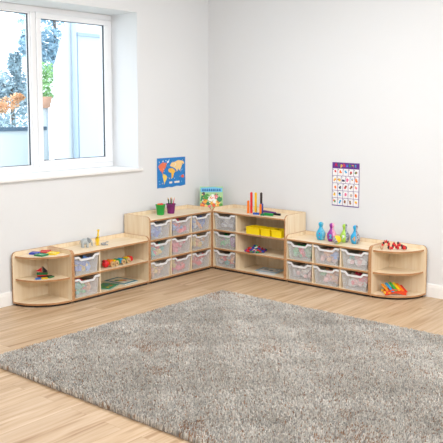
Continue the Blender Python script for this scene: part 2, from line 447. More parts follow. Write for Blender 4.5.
# ------------------------------------------------------------------ posters
def world_map():
    t = thing('wall_map', 'blue world map poster on the wall above the nine-tray unit', 'poster', (-.684, -.002, 1.17))
    w, h = .488, .345
    n = 16
    bot = [(-w/2+w*i/n, -h/2-.005+.004*sin(i*1.3)-.006*(1-i/n)) for i in range(n+1)]
    top = [(w/2, h/2), (-w/2, h/2+.002)]
    MB().prism(bot+top, 'xz', -.002, 0, 0, 0).build('sheet', plain((30, 128, 205), .5), t)
    lands = [(ORANGE and (238, 120, 84), [(-.40, .30), (-.30, .36), (-.16, .32), (-.20, .18), (-.28, .06), (-.31, -.02), (-.26, -.10), (-.35, .0), (-.42, .12), (-.46, .22)]),
             ((250, 214, 96), [(-.31, -.04), (-.24, -.06), (-.16, -.14), (-.17, -.22), (-.23, -.34), (-.25, -.42), (-.28, -.28), (-.31, -.14)]),
             ((248, 190, 72), [(-.10, .12), (.02, .14), (.10, .08), (.14, .02), (.08, -.08), (.05, -.22), (.0, -.20), (-.01, -.04), (-.09, .0), (-.12, .06)]),
             ((250, 214, 150), [(-.06, .22), (.0, .32), (.10, .34), (.24, .40), (.42, .36), (.46, .28), (.38, .22), (.34, .10), (.28, .02), (.24, .10), (.20, .0), (.14, .10), (.06, .16), (.0, .18)]),
             ((242, 104, 70), [(.34, -.16), (.42, -.12), (.46, -.20), (.42, -.24), (.35, -.22)]),
             ((245, 245, 250), [(-.16, .38), (-.08, .42), (-.10, .34), (-.15, .31)]), ((245, 245, 250), [(-.33, .40), (-.28, .42), (-.28, .37)])]
    for i, (c, pts) in enumerate(lands):
        MB().prism([(a*w, b*h) for a, b in pts], 'xz', -.003, -.002, 0, 0).build('landmass', plain(c, .5), t)
    rnd = random.Random(4); sc = [plain((140, 210, 240)), plain((255, 220, 120)), plain((60, 80, 160)), plain((240, 250, 250))]
    for k in range(56):
        x, z, s = rnd.uniform(-.47, .47)*w, rnd.uniform(-.44, .44)*h, rnd.uniform(.004, .008)
        MB().prism([(x+s*cos(a), z+s*sin(a)) for a in (0, 1.2, 2.4, 3.7, 5)], 'xz', -.0038, -.003, 0, 0).build('small_picture', sc[k % 4], t)
    mb = MB()
    for x0, x1 in ((-.08, .02), (.10, .28)): mb.box(x0*w, x1*w, -.004, -.002, -.40*h, -.335*h)
    mb.build('caption_box', plain((246, 236, 222)), t)
world_map()

def alphabet():
    t = thing('alphabet_poster', 'alphabet poster with purple border and rows of small pictures on the right wall', 'poster', (-.002, -2.012, 1.095), RR)
    w, h = .342, .486
    MB().box(-w/2, w/2, -.002, 0, -h/2, h/2).build('sheet', plain((98, 44, 140), .5), t)
    title = 'Alphabet'; tc = [RED, GREEN, YEL, (236, 60, 50), BLUE, GREEN, YEL, (60, 180, 220)]
    lets = {}
    for i, ch in enumerate(title):
        mb = MB(); cx = (-.36+.72*i/7)*w
        glyph_mb(ch, .05, 0, mb, lambda c, cx=cx: (cx+c.x, -.003-c.z, h/2-.045+c.y), .03)
        mb.build('letter', plain(tc[i] if tc[i] != BLUE else (60, 130, 230)), t)
    cells = MB(); rnd = random.Random(11)
    pc = [RED, ORANGE, (60, 170, 220), (150, 90, 60), GREEN, (236, 120, 160), YEL, (60, 60, 90), (170, 200, 230), (200, 160, 110)]
    rows = [5, 6, 5, 5, 5]; z = h/2-.068; ch = .078; k = 0
    for n in rows:
        x = -w/2+.006; cwid = (w-.012-(n-1)*.005)/n
        for j in range(n):
            cells.box(x, x+cwid, -.003, -.002, z-ch, z)
            cx, cz = x+cwid*.5, z-ch*.5
            pics = MB()
            for q in range(3):
                s = rnd.uniform(.009, .016); ox, oz = rnd.uniform(-.009, .009), rnd.uniform(-.012, .012)
                mi = rnd.choice((k % 10, (k*3+1) % 10))
                pics.prism([(cx+ox+s*rnd.uniform(.7, 1.1)*cos(a), cz+oz+s*rnd.uniform(.7, 1.1)*sin(a)) for a in (0, .9, 1.8, 2.7, 3.6, 4.5, 5.4)], 'xz', -.004-q*.0004, -.003, mi, mi)
            glyph_mb(chr(97+k), .02, 7, pics, lambda c, x=x, z=z: (x+.009+c.x, -.0045-c.z, z-.016+c.y))
            pics.build('picture', [plain(c) for c in pc], t); x += cwid+.005; k += 1
        z -= ch+.0045
    cells.build('white_cells', plain((244, 243, 246), .5), t)
alphabet()

# ------------------------------------------------------------------ picture book in the corner
def corner_book():
    t = thing('picture_book', 'upright picture book with blue title and garden animals, in the corner', 'book', (-.222, -.240, .7065), radians(-49))
    w, h = .285, .262
    # local: x across, -y towards the viewer
    M = Matrix.Rotation(radians(-6), 4, 'X')
    B = MB().box(-w/2, w/2, -.006, .0, 0, h, 0, M).box(-w/2+.003, w/2-.003, 0, .014, .003, h-.003, 1, M).box(-w/2, w/2, .014, .018, 0, h, 0, M)
    B.build('cover', [plain((172, 214, 156), .35), plain((244, 240, 230), .6)], t)
    rnd = random.Random(5)
    T = MB().prism([(-w*.47, h*.74), (w*.48, h*.74), (w*.48, h*.93), (w*.1, h*.98), (-w*.47, h*.95)], 'xz', -.0068, -.006, 0, 0, M)
    T.build('title_band', plain((120, 200, 236), .35), t)
    lm = MB(); x = -w*.40
    for i in range(9):
        ww = rnd.uniform(.016, .025); lm.prism([(x, h*.78), (x+ww, h*.78), (x+ww*.8, h*.9), (x+ww*.1, h*.89)], 'xz', -.0076, -.0068, 0, 0, M); x += ww+.004
    lm.build('title_shapes', plain((40, 110, 180), .35), t)
    pc = [(250, 250, 246), (80, 160, 70), (232, 120, 150), (244, 180, 70), (90, 80, 90), (240, 110, 70), (60, 140, 90), (250, 220, 120)]
    pm = MB()
    for (fx, fz, s, c) in [(0, .45, .05, 0), (.05, .5, .04, 0), (-.2, .5, .05, 1), (-.34, .45, .045, 6), (.22, .5, .03, 2), (.2, .62, .02, 2), (-.03, .3, .03, 3), (.02, .22, .026, 3),
                           (-.28, .32, .035, 3), (-.3, .22, .04, 4), (.34, .4, .045, 6), (.3, .28, .04, 7), (.15, .3, .035, 0), (-.14, .2, .03, 6), (.1, .12, .03, 5), (-.4, .1, .04, 5), (.4, .1, .035, 1), (.26, .1, .03, 3), (-.1, .08, .03, 2), (-.24, .08, .03, 7), (-.34, .66, .028, 4)]:
        pm.prism([(max(-w*.49, min(w*.49, fx*w+s*rnd.uniform(.6, 1)*cos(a))), max(.003, fz*h+s*rnd.uniform(.6, 1)*sin(a))) for a in [2*pi*i/9 for i in range(9)]], 'xz', -.007-rnd.random()*.001, -.006, c, c, M)
    for k in range(40):
        fx, fz, s, c = rnd.uniform(-.45, .45)*w, rnd.uniform(.05, .7)*h, rnd.uniform(.005, .011), rnd.randrange(8)
        pm.prism([(fx+s*cos(a), fz+s*sin(a)) for a in (0, 1.2, 2.4, 3.7, 5)], 'xz', -.0086, -.007, c, c, M)
    pm.build('cover_picture', [plain(c, .35) for c in pc], t)
corner_book()

# ------------------------------------------------------------------ left corner shelf toys
def tile(name, label, x, y, z, rot, s, c, cat='toy tile', group='flat coloured tiles on the left corner shelf', hole=False):
    M = Matrix.Rotation(rot, 4, 'Z')
    t = thing(name, label, cat, (x, y, z), rot, group)
    hs = s/2; b = .014
    fr = MB().box(-hs, hs, -hs, -hs+b, 0, .016).box(-hs, hs, hs-b, hs, 0, .016).box(-hs, -hs+b, -hs+b, hs-b, 0, .016).box(hs-b, hs, -hs+b, hs-b, 0, .016)
    fr.build('frame', plain(c, .25), t)
    MB().box(-hs+b, hs-b, -hs+b, hs-b, .002, .012).build('window', plain(tuple(min(255, int(v*.75+80)) for v in c), .15), t)
    return t
tz = HL+.0005
tile('magnetic_tile', 'blue flat square tile on top of the left corner shelf', -2.757, -.105, tz, .5, .085, (38, 66, 180))
tile('magnetic_tile', 'green flat square tile at the front on top of the left corner shelf', -2.765, -.224, tz, .15, .1, (18, 128, 84))
tile('magnetic_tile', 'red flat square tile on top of the left corner shelf, beside the blue one', -2.636, -.118, tz, .75, .095, (204, 34, 44))
tile('magnetic_tile', 'yellow flat square tile on top of the left corner shelf', -2.643, -.248, tz, .5, .1, (246, 212, 40))

def boat():
    z = .265+.0005
    t = thing('toy_boat', 'toy sailing boat with red and black sails on the left corner shelf', 'toy boat', (-2.722, -.175, z), radians(-38)); t.scale = (1, 1, .78)
    def hull(z0, z1, l0, l1, w): 
        mb = MB(); p0 = [(-l0, -w), (l0*.75, -w), (l0, 0), (l0*.75, w), (-l0, w)]; p1 = [(-l1, -w), (l1*.75, -w), (l1, 0), (l1*.75, w), (-l1, w)]
        n = 5
        mb.add([(a, b, z0) for a, b in p0]+[(a, b, z1) for a, b in p1], [(4, 3, 2, 1, 0), (5, 6, 7, 8, 9)]+[(i, (i+1) % n, n+(i+1) % n, n+i) for i in range(n)])
        return mb
    hull(0, .018, .046, .05, .028).build('hull', plain(BLACK), t)
    hull(.018, .032, .05, .053, .028).build('hull_stripe', plain(RED), t)
    hull(.032, .052, .053, .055, .03).build('deck', plain((22, 120, 70)), t)
    MB().tube([(0, 0, .05), (0, 0, .135)], .0035).build('mast', plain((90, 50, 40)), t)
    MB().prism([(-.006, .06), (-.006, .122), (-.062, .08)], 'xz', -.004, .004, 0, 0).build('sail', plain(RED), t, label='red sail')
    MB().prism([(.006, .055), (.006, .135), (.056, .066)], 'xz', -.004, .004, 0, 0).build('sail', plain(BLACK), t, label='black sail')
boat()
def small_tile(label, x, y, rot, sx, sy, c):
    t = MB().box(-sx/2, sx/2, -sy/2, sy/2, 0, .012).build('toy_block', plain(c), bevel=.003)
    t.location = (x, y, .2655); t.rotation_euler = (0, 0, rot); tag(t, label, 'toy block', 'flat blocks around the toy boat')
small_tile('flat blue block at the front edge of the shelf, left of the toy boat', -2.815, -.232, -.6, .055, .035, (30, 96, 190))
small_tile('flat yellow block on the shelf in front of the toy boat', -2.762, -.262, -.5, .06, .04, (226, 190, 40))
small_tile('flat green block on the shelf, right of the toy boat', -2.688, -.268, .2, .07, .03, (30, 110, 66))
small_tile('flat black block on the shelf, behind the green block', -2.672, -.222, .1, .05, .03, (40, 38, 40))

# ------------------------------------------------------------------ animals on the low left unit
def elephant():
    t = thing('toy_elephant', 'grey toy elephant standing on the low left unit', 'toy animal', (-2.205, -.215, HL+.0005), radians(-28), 'toy animals on the low left unit')
    g = plain((178, 184, 186), .55); d = plain((140, 146, 149), .6)
    b = MB(); b.ball((-.005, 0, .062), .036, 0, None, 16, (1.25, .82, .92)).ball((.045, 0, .07), .023, 0, None, 14, (1, .85, 1.05))
    b.tube([(.055, 0, .072), (.068, 0, .055), (.072, 0, .035), (.07, 0, .018), (.078, 0, .01)], [.012, .010, .0075, .006, .005])
    b.tube([(-.048, 0, .07), (-.056, 0, .055), (-.056, 0, .038)], .003)
    b.build('body', g, t)
    for x, y in ((.027, .019), (.022, -.019), (-.03, .018), (-.026, -.018)):
        MB().lathe([(.0125, 0), (.0125, .004), (.0105, .012), (.0115, .03), (.013, .055)], 12, 0, Matrix.Translation((x, y, 0))).build('leg', g, t)
    for s in (-1, 1):
        MB().ball((0, 0, 0), .025, 0, Matrix.Translation((.034, s*.026, .07)) @ Matrix.Rotation(s*.5, 4, 'Z'), 12, (.85, .16, 1.05)).build('ear', d, t)
        MB().tube([(.062, s*.010, .058), (.078, s*.013, .05), (.09, s*.012, .055)], [.003, .0025, .001]).build('tusk', plain((238, 232, 216)), t)
elephant()
def giraffe():
    t = thing('toy_giraffe', 'yellow toy giraffe standing on the low left unit', 'toy animal', (-2.048, -.225, HL+.0005), radians(-115), 'toy animals on the low left unit')
    y = plain((255, 216, 30), .5); br = plain((150, 96, 30), .5)
    b = MB(); b.ball((0, 0, .075), .02, 0, None, 14, (1.5, .8, 1)).tube([(.018, 0, .08), (.028, 0, .105), (.034, 0, .135), (.036, 0, .158)], [.015, .011, .008, .0075])
    b.ball((.043, 0, .163), .0125, 0, None, 12, (1.5, .85, .85)); b.tube([(-.03, 0, .08), (-.036, 0, .055)], .002)
    b.build('body', y, t)
    for x, yy in ((.02, .01), (.018, -.01), (-.02, .01), (-.022, -.01)):
        MB().lathe([(.0055, 0), (.0045, .006), (.0045, .035), (.0075, .07)], 10, 0, Matrix.Translation((x, yy, 0))).build('leg', y, t)
    for s in (-1, 1):
        MB().tube([(.037, s*.005, .17), (.036, s*.006, .181)], .002).build('horn', br, t)
        MB().ball((.033, s*.013, .17), .006, 0, None, 8, (.6, 1, .5)).build('ear', y, t)
    sp = MB(); rnd = random.Random(2)
    for k in range(12):
        a = rnd.uniform(-.9, .9); x = rnd.uniform(-.02, .018); s = k % 2*2-1
        sp.ball((x, s*.0158*cos(a), .075+.0165*sin(a)), .005, 0, None, 8, (1, .4, 1))
    sp.build('spots', br, t)
giraffe()
def zebra():
    t = thing('toy_zebra', 'small black and white toy animal lying on the unit beside the toy giraffe', 'toy animal', (-1.993, -.262, HL+.0005), radians(-25), 'toy animals on the low left unit')
    m = mat('zebra_stripes', (230, 230, 230), .5)
    tc = N(m, 'ShaderNodeTexCoord'); wv = N(m, 'ShaderNodeTexWave'); wv.inputs['Scale'].default_value = 32; wv.inputs['Distortion'].default_value = 1.5
    L(m, tc.outputs['Object'], wv.inputs['Vector']); r = ramp(m, wv.outputs['Fac'], [(.45, (40, 40, 44)), (.55, (225, 225, 225))])
    L(m, r.outputs['Color'], m.node_tree.nodes['Principled BSDF'].inputs['Base Color'])
    b = MB(); b.ball((-.01, 0, .014), .0135, 0, None, 12, (1.7, 1, 1)).tube([(.008, 0, .016), (.024, 0, .024), (.034, 0, .03)], [.01, .007, .006])
    b.ball((.041, 0, .029), .0075, 0, None, 10, (1.6, .8, .8)); b.build('body', m, t)
    for x, e in ((.008, .034), (-.026, -.002)):
        for k in (0, 1):
            MB().tube([(x, -.008, .008+k*.008), (x+.006, -.026, .006+k*.006), (e, -.042, .0045+k*.003)], [.0045, .0035, .0035]).build('leg', m, t)
zebra()

# ------------------------------------------------------------------ wooden train and books in the low left unit
def train():
    a = Vector((-2.06, -.335, 0)); b = Vector((-1.655, -.315, 0)); an = math.atan2(b.y-a.y, b.x-a.x)
    t = thing('toy_train', 'colourful wooden pull-along train on the open shelf below the giraffe', 'toy train', (*((a+b)/2).xy, .2672), an); t.scale = (1.03, 1.14, 1.12)
    ln = (b-a).length
    segs = [(-.5, .085, RED), (-.33, .07, (246, 130, 40)), (-.2, .06, YEL), (-.08, .06, GREEN), (.04, .06, (40, 160, 220)), (.16, .05, GREEN), (.27, .06, YEL), (.385, .06, RED)]
    for i, (f, h, c) in enumerate(segs):
        x = f*ln; wd = ln*.10
        if i == 0:
            mb = MB(); mb.ball((x+.03, 0, .036), .035, 0, None, 16).ball((x+.012, 0, .058), .018)
            mb.build('head', plain(c), t)
        else:
            mb = MB(); mb.prism([(x, .014), (x+wd, .014), (x+wd, h-.02)]+arc(x+wd/2, h-.02, wd/2, 0, pi, 8)[1:-1]+[(x, h-.02)], 'xz', -.026, .026, 0, 0)
            mb.build('block', plain(c), t, bevel=.002)
    MB().box(-.36*ln, .49*ln, -.02, .02, .012, .02).build('chassis', plain(WOODC), t)
    for f in (-.27, -.12, .12, .3):
        for s in (-1, 1):
            w = MB(); M = Matrix.Translation((f*ln, s*.034, .027)) @ Matrix.Rotation(pi/2, 4, 'X')
            w.lathe([(.027, -.006), (.027, .006)], 20, 0, M, smooth=False).lathe([(.008, -.009), (.008, .009)], 12, 1, M)
            w.build('wheel', [plain((206, 170, 120)), plain((120, 80, 50))], t)
    for s in (-1, 1): MB().ball((-.5*ln-.0, s*.012, .062), .006).build('eye', plain(BLACK), t)
train()

def flat_book(name, label, x, y, z, rot, w, h, cover, inner, blobs, th=.01, group=None):
    t = thing(name, label, 'book', (x, y, z), rot, group)
    MB().box(-w/2, w/2, -h/2, h/2, 0, .0015).box(-w/2+.002, w/2-.003, -h/2+.003, h/2-.003, .0015, th-.0015, 1).box(-w/2, w/2, -h/2, h/2, th-.0015, th).build('cover', [plain(cover, .35), plain((240, 236, 226))], t)
    MB().box(-w*.38, w*.38, -h*.38, h*.38, th, th+.0006).build('cover_panel', plain(inner, .35), t)
    p = MB()
    for (bx, by, s, i) in blobs:
        p.prism([(bx*w+s*cos(q), by*h+s*.8*sin(q)) for q in [2*pi*k/9 for k in range(9)]], 'xy', th+.0006, th+.0012+i*.0002, i, i)
    p.build('cover_picture', [plain((246, 186, 60), .35), plain((70, 150, 70), .35), plain((230, 90, 60), .35), plain((50, 120, 160), .35)], t)
bz = .0405
flat_book('picture_book', 'teal-edged picture book lying on the bottom shelf of the low left unit', -1.715, -.22, bz, radians(5), .215, .3, (16, 128, 150), (236, 230, 214), [(0, 0, .045, 0), (.12, -.1, .025, 2), (-.15, .12, .03, 1)], .014)
flat_book('picture_book', 'green picture book lying front left on the bottom shelf, beside the teal-edged book', -1.975, -.275, bz, radians(24), .25, .19, (40, 150, 130), (70, 160, 90), [(-.1, 0, .03, 1), (.15, .1, .03, 3), (.1, -.2, .022, 2), (-.2, -.2, .02, 0)], .009)

# ------------------------------------------------------------------ pots on the tall left unit
def pot(label, x, y, c, r, h):
    t = thing('toy_bucket', label, 'bucket', (x, y, HT+.0005), 0, 'small buckets on the nine-tray unit')
    MB().lathe([(r*.72, 0), (r*.74, .004), (r*.98, h-.008), (r*1.08, h-.007), (r*1.08, h), (r*.96, h), (r*.7, .006), (r*.5, .005)], 24).build('bucket', plain(c, .35), t)
    return t
pot('green bucket of orange and red pieces, on the nine-tray unit', -1.07, -.195, (40, 172, 72), .056, .12)
pot('purple bucket of coloured pencils, on the nine-tray unit', -.907, -.205, (134, 38, 122), .055, .115)
rnd = random.Random(8)
for i, (dx, dy, c) in enumerate([(-.022, .005, ORANGE), (.0, -.018, (232, 66, 40)), (.022, .002, RED), (.004, .024, (226, 90, 60))]):
    o = MB().prism([(.021*cos(a), .021*sin(a)) for a in [2*pi*k/6 for k in range(6)]], 'xy', 0, .016, 0, 0).build('toy_piece', plain(c), bevel=.003)
    o.location = (-1.07+dx, -.195+dy, HT+.113); o.rotation_euler = (rnd.uniform(-.3, .3), rnd.uniform(-.3, .3), rnd.random())
    tag(o, ['orange piece at the left of the green bucket', 'bright red-orange piece at the front of the green bucket', 'red piece at the right of the green bucket', 'dull red piece at the back of the green bucket'][i], 'toy piece', 'toy pieces in the green bucket')
pens = [(-.025, .0, -.34, .1, (30, 120, 60), 'dark green'), (-.014, .012, -.2, -.15, (40, 40, 48), 'black'), (.0, -.012, -.08, .2, (46, 150, 90), 'bright green'), (.006, .012, .1, -.1, (110, 70, 50), 'brown'), (.018, 0, .42, .05, (226, 70, 110), 'pink'), (.024, .012, .3, -.2, (200, 40, 60), 'red')]
for dx, dy, tx, ty, c, nm in pens:
    t = thing('pencil', f'{nm} pencil standing in the purple bucket', 'pencil', (-.907+dx*.5, -.205+dy*.5, HT+.009), 0, 'pencils in the purple bucket')
    t.rotation_euler = (ty*.6, tx*.62, 0)
    MB().lathe([(.005, 0), (.005, .165)], 6, smooth=False).build('barrel', plain(c), t)
    MB().lathe([(.005, .165), (.0008, .183)], 6, smooth=False).build('tip', plain(WOODC), t)

# ------------------------------------------------------------------ counting rods on the tall right unit
def rod(label, x, y, n, c, lying=None, z=HT+.0005, s=.0245, tilt=0):
    mb = MB(); g = .0012
    for k in range(n):
        mb.box(-s/2+g, s/2-g, -s/2+g, s/2-g, k*s+g, (k+1)*s-g)
        if k: mb.box(-s/2+2*g, s/2-2*g, -s/2+2*g, s/2-2*g, k*s-g, k*s+g)
    mb.ball((0, 0, n*s), .006)
    o = mb.build('counting_rod', plain(c, .35))
    if lying is None: o.location = (x, y, z); o.rotation_euler = (0, 0, .3)
    else: o.location = (x, y, z+s/2); o.rotation_euler = (0, pi/2, lying)
    tag(o, label, 'counting rod', 'interlocking counting rods on the tall right unit')
# order: lying rods use the angle of their long axis
rod('short orange counting rod standing leftmost in the row', -.315, -.893, 6, ORANGE)
rod('tall red counting rod standing upright', -.285, -.916, 10, (226, 24, 30))
rod('tall yellow counting rod standing upright', -.28, -.977, 10, (250, 196, 10))
rod('tall black counting rod standing upright', -.245, -1.03, 10, (44, 30, 30))
rod('short orange counting rod standing in front of the tall black one', -.325, -1.082, 5, ORANGE)
rod('short blue counting rod standing behind the short orange one', -.270, -1.062, 5, (40, 60, 160))
rod('blue counting rod lying at the foot of the yellow one', -.36, -1.0, 3, (30, 90, 190), radians(-70))
rod('purple counting rod lying on the unit, behind the green one', -.145, -.985, 8, (112, 44, 140), radians(-104), s=.028)
rod('black counting rod lying rightmost on the unit', -.235, -1.205, 4, BLACK, radians(-95))
rod('long green counting rod lying in front of the purple one', -.325, -1.135, 4, (20, 150, 70), radians(-88), s=.03)
rod('short dark green counting rod lying beside the short orange one', -.375, -1.115, 2, (10, 120, 80), radians(-60))

# ------------------------------------------------------------------ yellow tubs, links and papers in the tall right unit
zs = .04+PT*2+.0005
for i, (y0, y1, lab) in enumerate([(-.942, -1.13, 'left yellow tub on the top shelf'), (-1.155, -1.285, 'middle yellow tub on the top shelf'), (-1.305, -1.445, 'right yellow tub on the top shelf')]):
    w = y0-y1; t = thing('yellow_tub', lab+' of the tall right unit', 'tub', (-.42, (y0+y1)/2, zs), RR, 'yellow tubs on the top shelf')
    hgt = .085; d = .15; e = .004
    b = MB().box(-w/2+.004, w/2-.004, 0, e, 0, hgt).box(-w/2+.004, w/2-.004, d-e, d, 0, hgt).box(-w/2+.004, -w/2+.004+e, e, d-e, 0, hgt).box(w/2-.004-e, w/2-.004, e, d-e, 0, hgt).box(-w/2+.004, w/2-.004, e, d-e, 0, e)
    b.build('tub', plain((252, 222, 10), .35), t, bevel=.002)
    MB().box(-w/2, w/2, -.005, 0, hgt-.014, hgt).box(-w/2, w/2, d, d+.005, hgt-.014, hgt).build('rim', plain((250, 214, 4), .35), t)
    for k in range(3):
        o = MB().lathe([(.006, 0), (.006, w*.6)], 10, 0, Matrix.Rotation(pi/2, 4, 'Y')).build('wooden_stick', plain((222, 196, 140)))
        o.location = (-.42+.04+k*.035, (y0+y1)/2+w*.3, zs+.012); o.rotation_euler = (0, 0, RR)
        tag(o, f"pale wooden stick in the {('left', 'middle', 'right')[i]} yellow tub, {('nearest the front', 'in the middle', 'nearest the back')[k]}", 'stick', 'sticks in the yellow tubs')
links = MB(); rnd = random.Random(21)
for k in range(75):
    a, rr = rnd.uniform(0, 2*pi), rnd.random()**.6
    x = .115*rr*cos(a); y = .11*rr*sin(a); z = .012+.06*max(0, (1-rr))*rnd.random()
    M = Matrix.Translation((x, y, z)) @ Matrix.Rotation(rnd.uniform(-.7, .7), 4, 'X') @ Matrix.Rotation(rnd.uniform(0, 6), 4, 'Z')
    pts = [(.016*cos(q), .012*sin(q), 0) for q in [2*pi*j/8 for j in range(8)]]
    links.tube(pts+[pts[0]], .0055, 6, rnd.choice((0, 0, 0, 1, 1, 2, 3)), M)
low = min(v[2] for v in links.v); links.v = [(a, b, c-low) for a, b, c in links.v]
o = links.build('plastic_links', [plain(RED), plain((36, 60, 160)), plain(GREEN), plain((236, 236, 240))])
o.scale = (1.05, 1.1, 1.25); o.location = (-.305, -1.0, .04+PT+.0005)
tag(o, 'heap of red, blue and green plastic links on the middle open shelf', 'toy pieces', None, 'stuff')
flat_book('picture_book', 'pale blue picture booklet lying on the bottom shelf of the tall right unit', -.215, -1.14, bz, radians(-82), .29, .22, (150, 184, 206), (216, 224, 228), [(-.2, .1, .03, 3), (.1, -.1, .025, 3), (.25, .2, .02, 3)], .007)
t = MB().box(-.105, .105, -.07, .07, 0, .004).build('paper_sheet', plain((228, 230, 232))); t.location = (-.33, -1.2, bz); t.rotation_euler = (0, 0, radians(-80))
tag(t, 'white sheet at the front of the bottom shelf, before the pale blue booklet', 'sheet')

# ------------------------------------------------------------------ skittles and ball
def dots(name, c0, c1, s):
    m = mat(name, c0, .35); tc = N(m, 'ShaderNodeTexCoord'); v = N(m, 'ShaderNodeTexVoronoi'); v.inputs['Scale'].default_value = s
    L(m, tc.outputs['Object'], v.inputs['Vector']); r = ramp(m, v.outputs['Distance'], [(.36, c0), (.44, c1)])
    L(m, r.outputs['Color'], m.node_tree.nodes['Principled BSDF'].inputs['Base Color']); return m
grey_dot = dots('grey_dots', (92, 94, 104), (176, 178, 186), 48)
pink_dot = dots('pink_dots', (240, 130, 176), (248, 176, 206), 70)
blue_dot = dots('blue_dots', (60, 150, 190), (120, 200, 220), 70)
PROF = [(a*1.25, b*1.07) for a, b in [(.02, 0), (.030, .002), (.036, .018), (.041, .04), (.0425, .058), (.039, .078), (.031, .096), (.022, .112), (.0165, .126), (.0155, .137), (.018, .148), (.0215, .160), (.021, .172), (.015, .182), (.004, .187)]]
def prof_r(z):
    for (r0, z0), (r1, z1) in zip(PROF, PROF[1:]):
        if z0 <= z <= z1: return r0+(r1-r0)*(z-z0)/(z1-z0)
    return .02
CAMXY = Vector((-7.17, -6.25))
def skittle(label, x, y, m_l, m_r, digit, dc, band=None):
    va = math.atan2(CAMXY.y-y, CAMXY.x-x)          # the way it is turned
    t = thing('skittle', label, 'skittle', (x, y, HL+.0005), va, 'skittles on the low right unit')
    # local +x is its numbered front; faces with angle below pi lie on its right-hand side
    mb = MB(); mb.lathe(PROF, 32, fmat=lambda a, i: 1 if (.25 < a < pi+.25) else 0); mb.build('pin', [m_l, m_r], t)
    if digit:
        d = MB()
        def wrap(c):
            z = .05+c.y-.012; a = c.x/.052-.3; r = prof_r(z)+.0018+c.z
            return (r*cos(a), r*sin(a), z)
        glyph_mb(digit, .062, 0, d, wrap, .05); d.build('number', plain(dc, .4), t)
skittle('blue skittle with a red number 1, leftmost of the skittles', -.246, -1.854, plain((36, 170, 214), .3), blue_dot, '1', (216, 30, 50))
skittle('purple and pink skittle with a blue number 2', -.243, -1.992, plain((146, 36, 150), .3), pink_dot, '2', (70, 190, 220))
skittle('lime green and grey dotted skittle behind the ball', -.205, -2.132, plain((170, 214, 80), .3), grey_dot, '3', (240, 240, 240))
skittle('blue and grey dotted skittle with a yellow number, rightmost of the skittles', -.205, -2.262, plain((30, 164, 220), .3), grey_dot, '4', (248, 176, 40))
bt = thing('toy_ball', 'small patterned ball in grey, yellow and green, lying before the skittles', 'ball', (-.355, -2.125, HL+.0005), math.atan2(-6.25+2.125, -7.17+.355))
bm = MB(); prof = [(max(1e-4, .047*cos(a)), .047+.047*sin(a)) for a in [-pi/2+pi*i/14 for i in range(15)]]
M = Matrix.Translation((0, 0, .047)) @ Matrix.Rotation(.55, 4, 'X') @ Matrix.Translation((0, 0, -.047))
bm.lathe(prof, 28, 0, M, fmat=lambda a, i: 3 if i < 4 else (0 if a > pi*1.5+.2 or False else (1 if a < pi*.5 else (2 if a < pi else 0))))
bm.build('ball', [grey_dot, plain((250, 206, 20), .3), plain((30, 150, 210), .3), plain((190, 220, 40), .3)], bt)

# ------------------------------------------------------------------ right corner shelf toys
def snake():
    z = HL+.0005
    cam = Vector((-7.17, -6.25, 0)); rt = Vector((sin(radians(40)), -cos(radians(40)), 0)); fwd = Vector((cos(radians(40)), sin(radians(40)), 0))
    t = thing('toy_snake', 'twisted red and black jointed toy snake on the right corner shelf', 'toy', (-.255, -2.735, z)); t.scale = (.95, .95, 1.4)
    ctl = [(-.125, .0, .016), (-.10, .03, .045), (-.07, .03, .058), (-.045, .02, .04), (-.055, -.01, .018), (-.02, -.025, .016), (.0, .01, .035), (.015, .03, .04), (.03, .0, .02), (.045, -.02, .016), (.055, .02, .045), (.08, .035, .03), (.115, .02, .02), (.13, -.02, .016), (.1, -.04, .016), (.08, -.02, .022)]
    P = [rt*a+fwd*b+Vector((0, 0, c)) for a, b, c in ctl]
    pts = []
    for i in range(len(P)-1):
        p0, p1, p2, p3 = P[max(i-1, 0)], P[i], P[i+1], P[min(i+2, len(P)-1)]
        for k in range(4):
            u = k/4; pts.append(.5*((2*p1)+(-p0+p2)*u+(2*p0-5*p1+4*p2-p3)*u*u+(-p0+3*p1-3*p2+p3)*u**3))
    cs = [(216, 32, 40), (216, 32, 40), (64, 34, 34), (226, 70, 60), (216, 32, 40), (90, 30, 34)]
    for i, p in enumerate(pts):
        if i % 2: continue
        if i == 0: MB().ball(p, .017, 0, None, 12, (1.1, 1, .9)).build('head', plain((200, 160, 130)), t)
        else:
            q = pts[min(i+2, len(pts)-1)]; d = (q-p) if (q-p).length > 0 else Vector((1, 0, 0))
            MB().tube([p-d*.42, p-d*.2, p+d*.2, p+d*.42], [.008, .0125, .0125, .008], 8).build('segment', plain(cs[(i//2) % 6], .35), t)
snake()
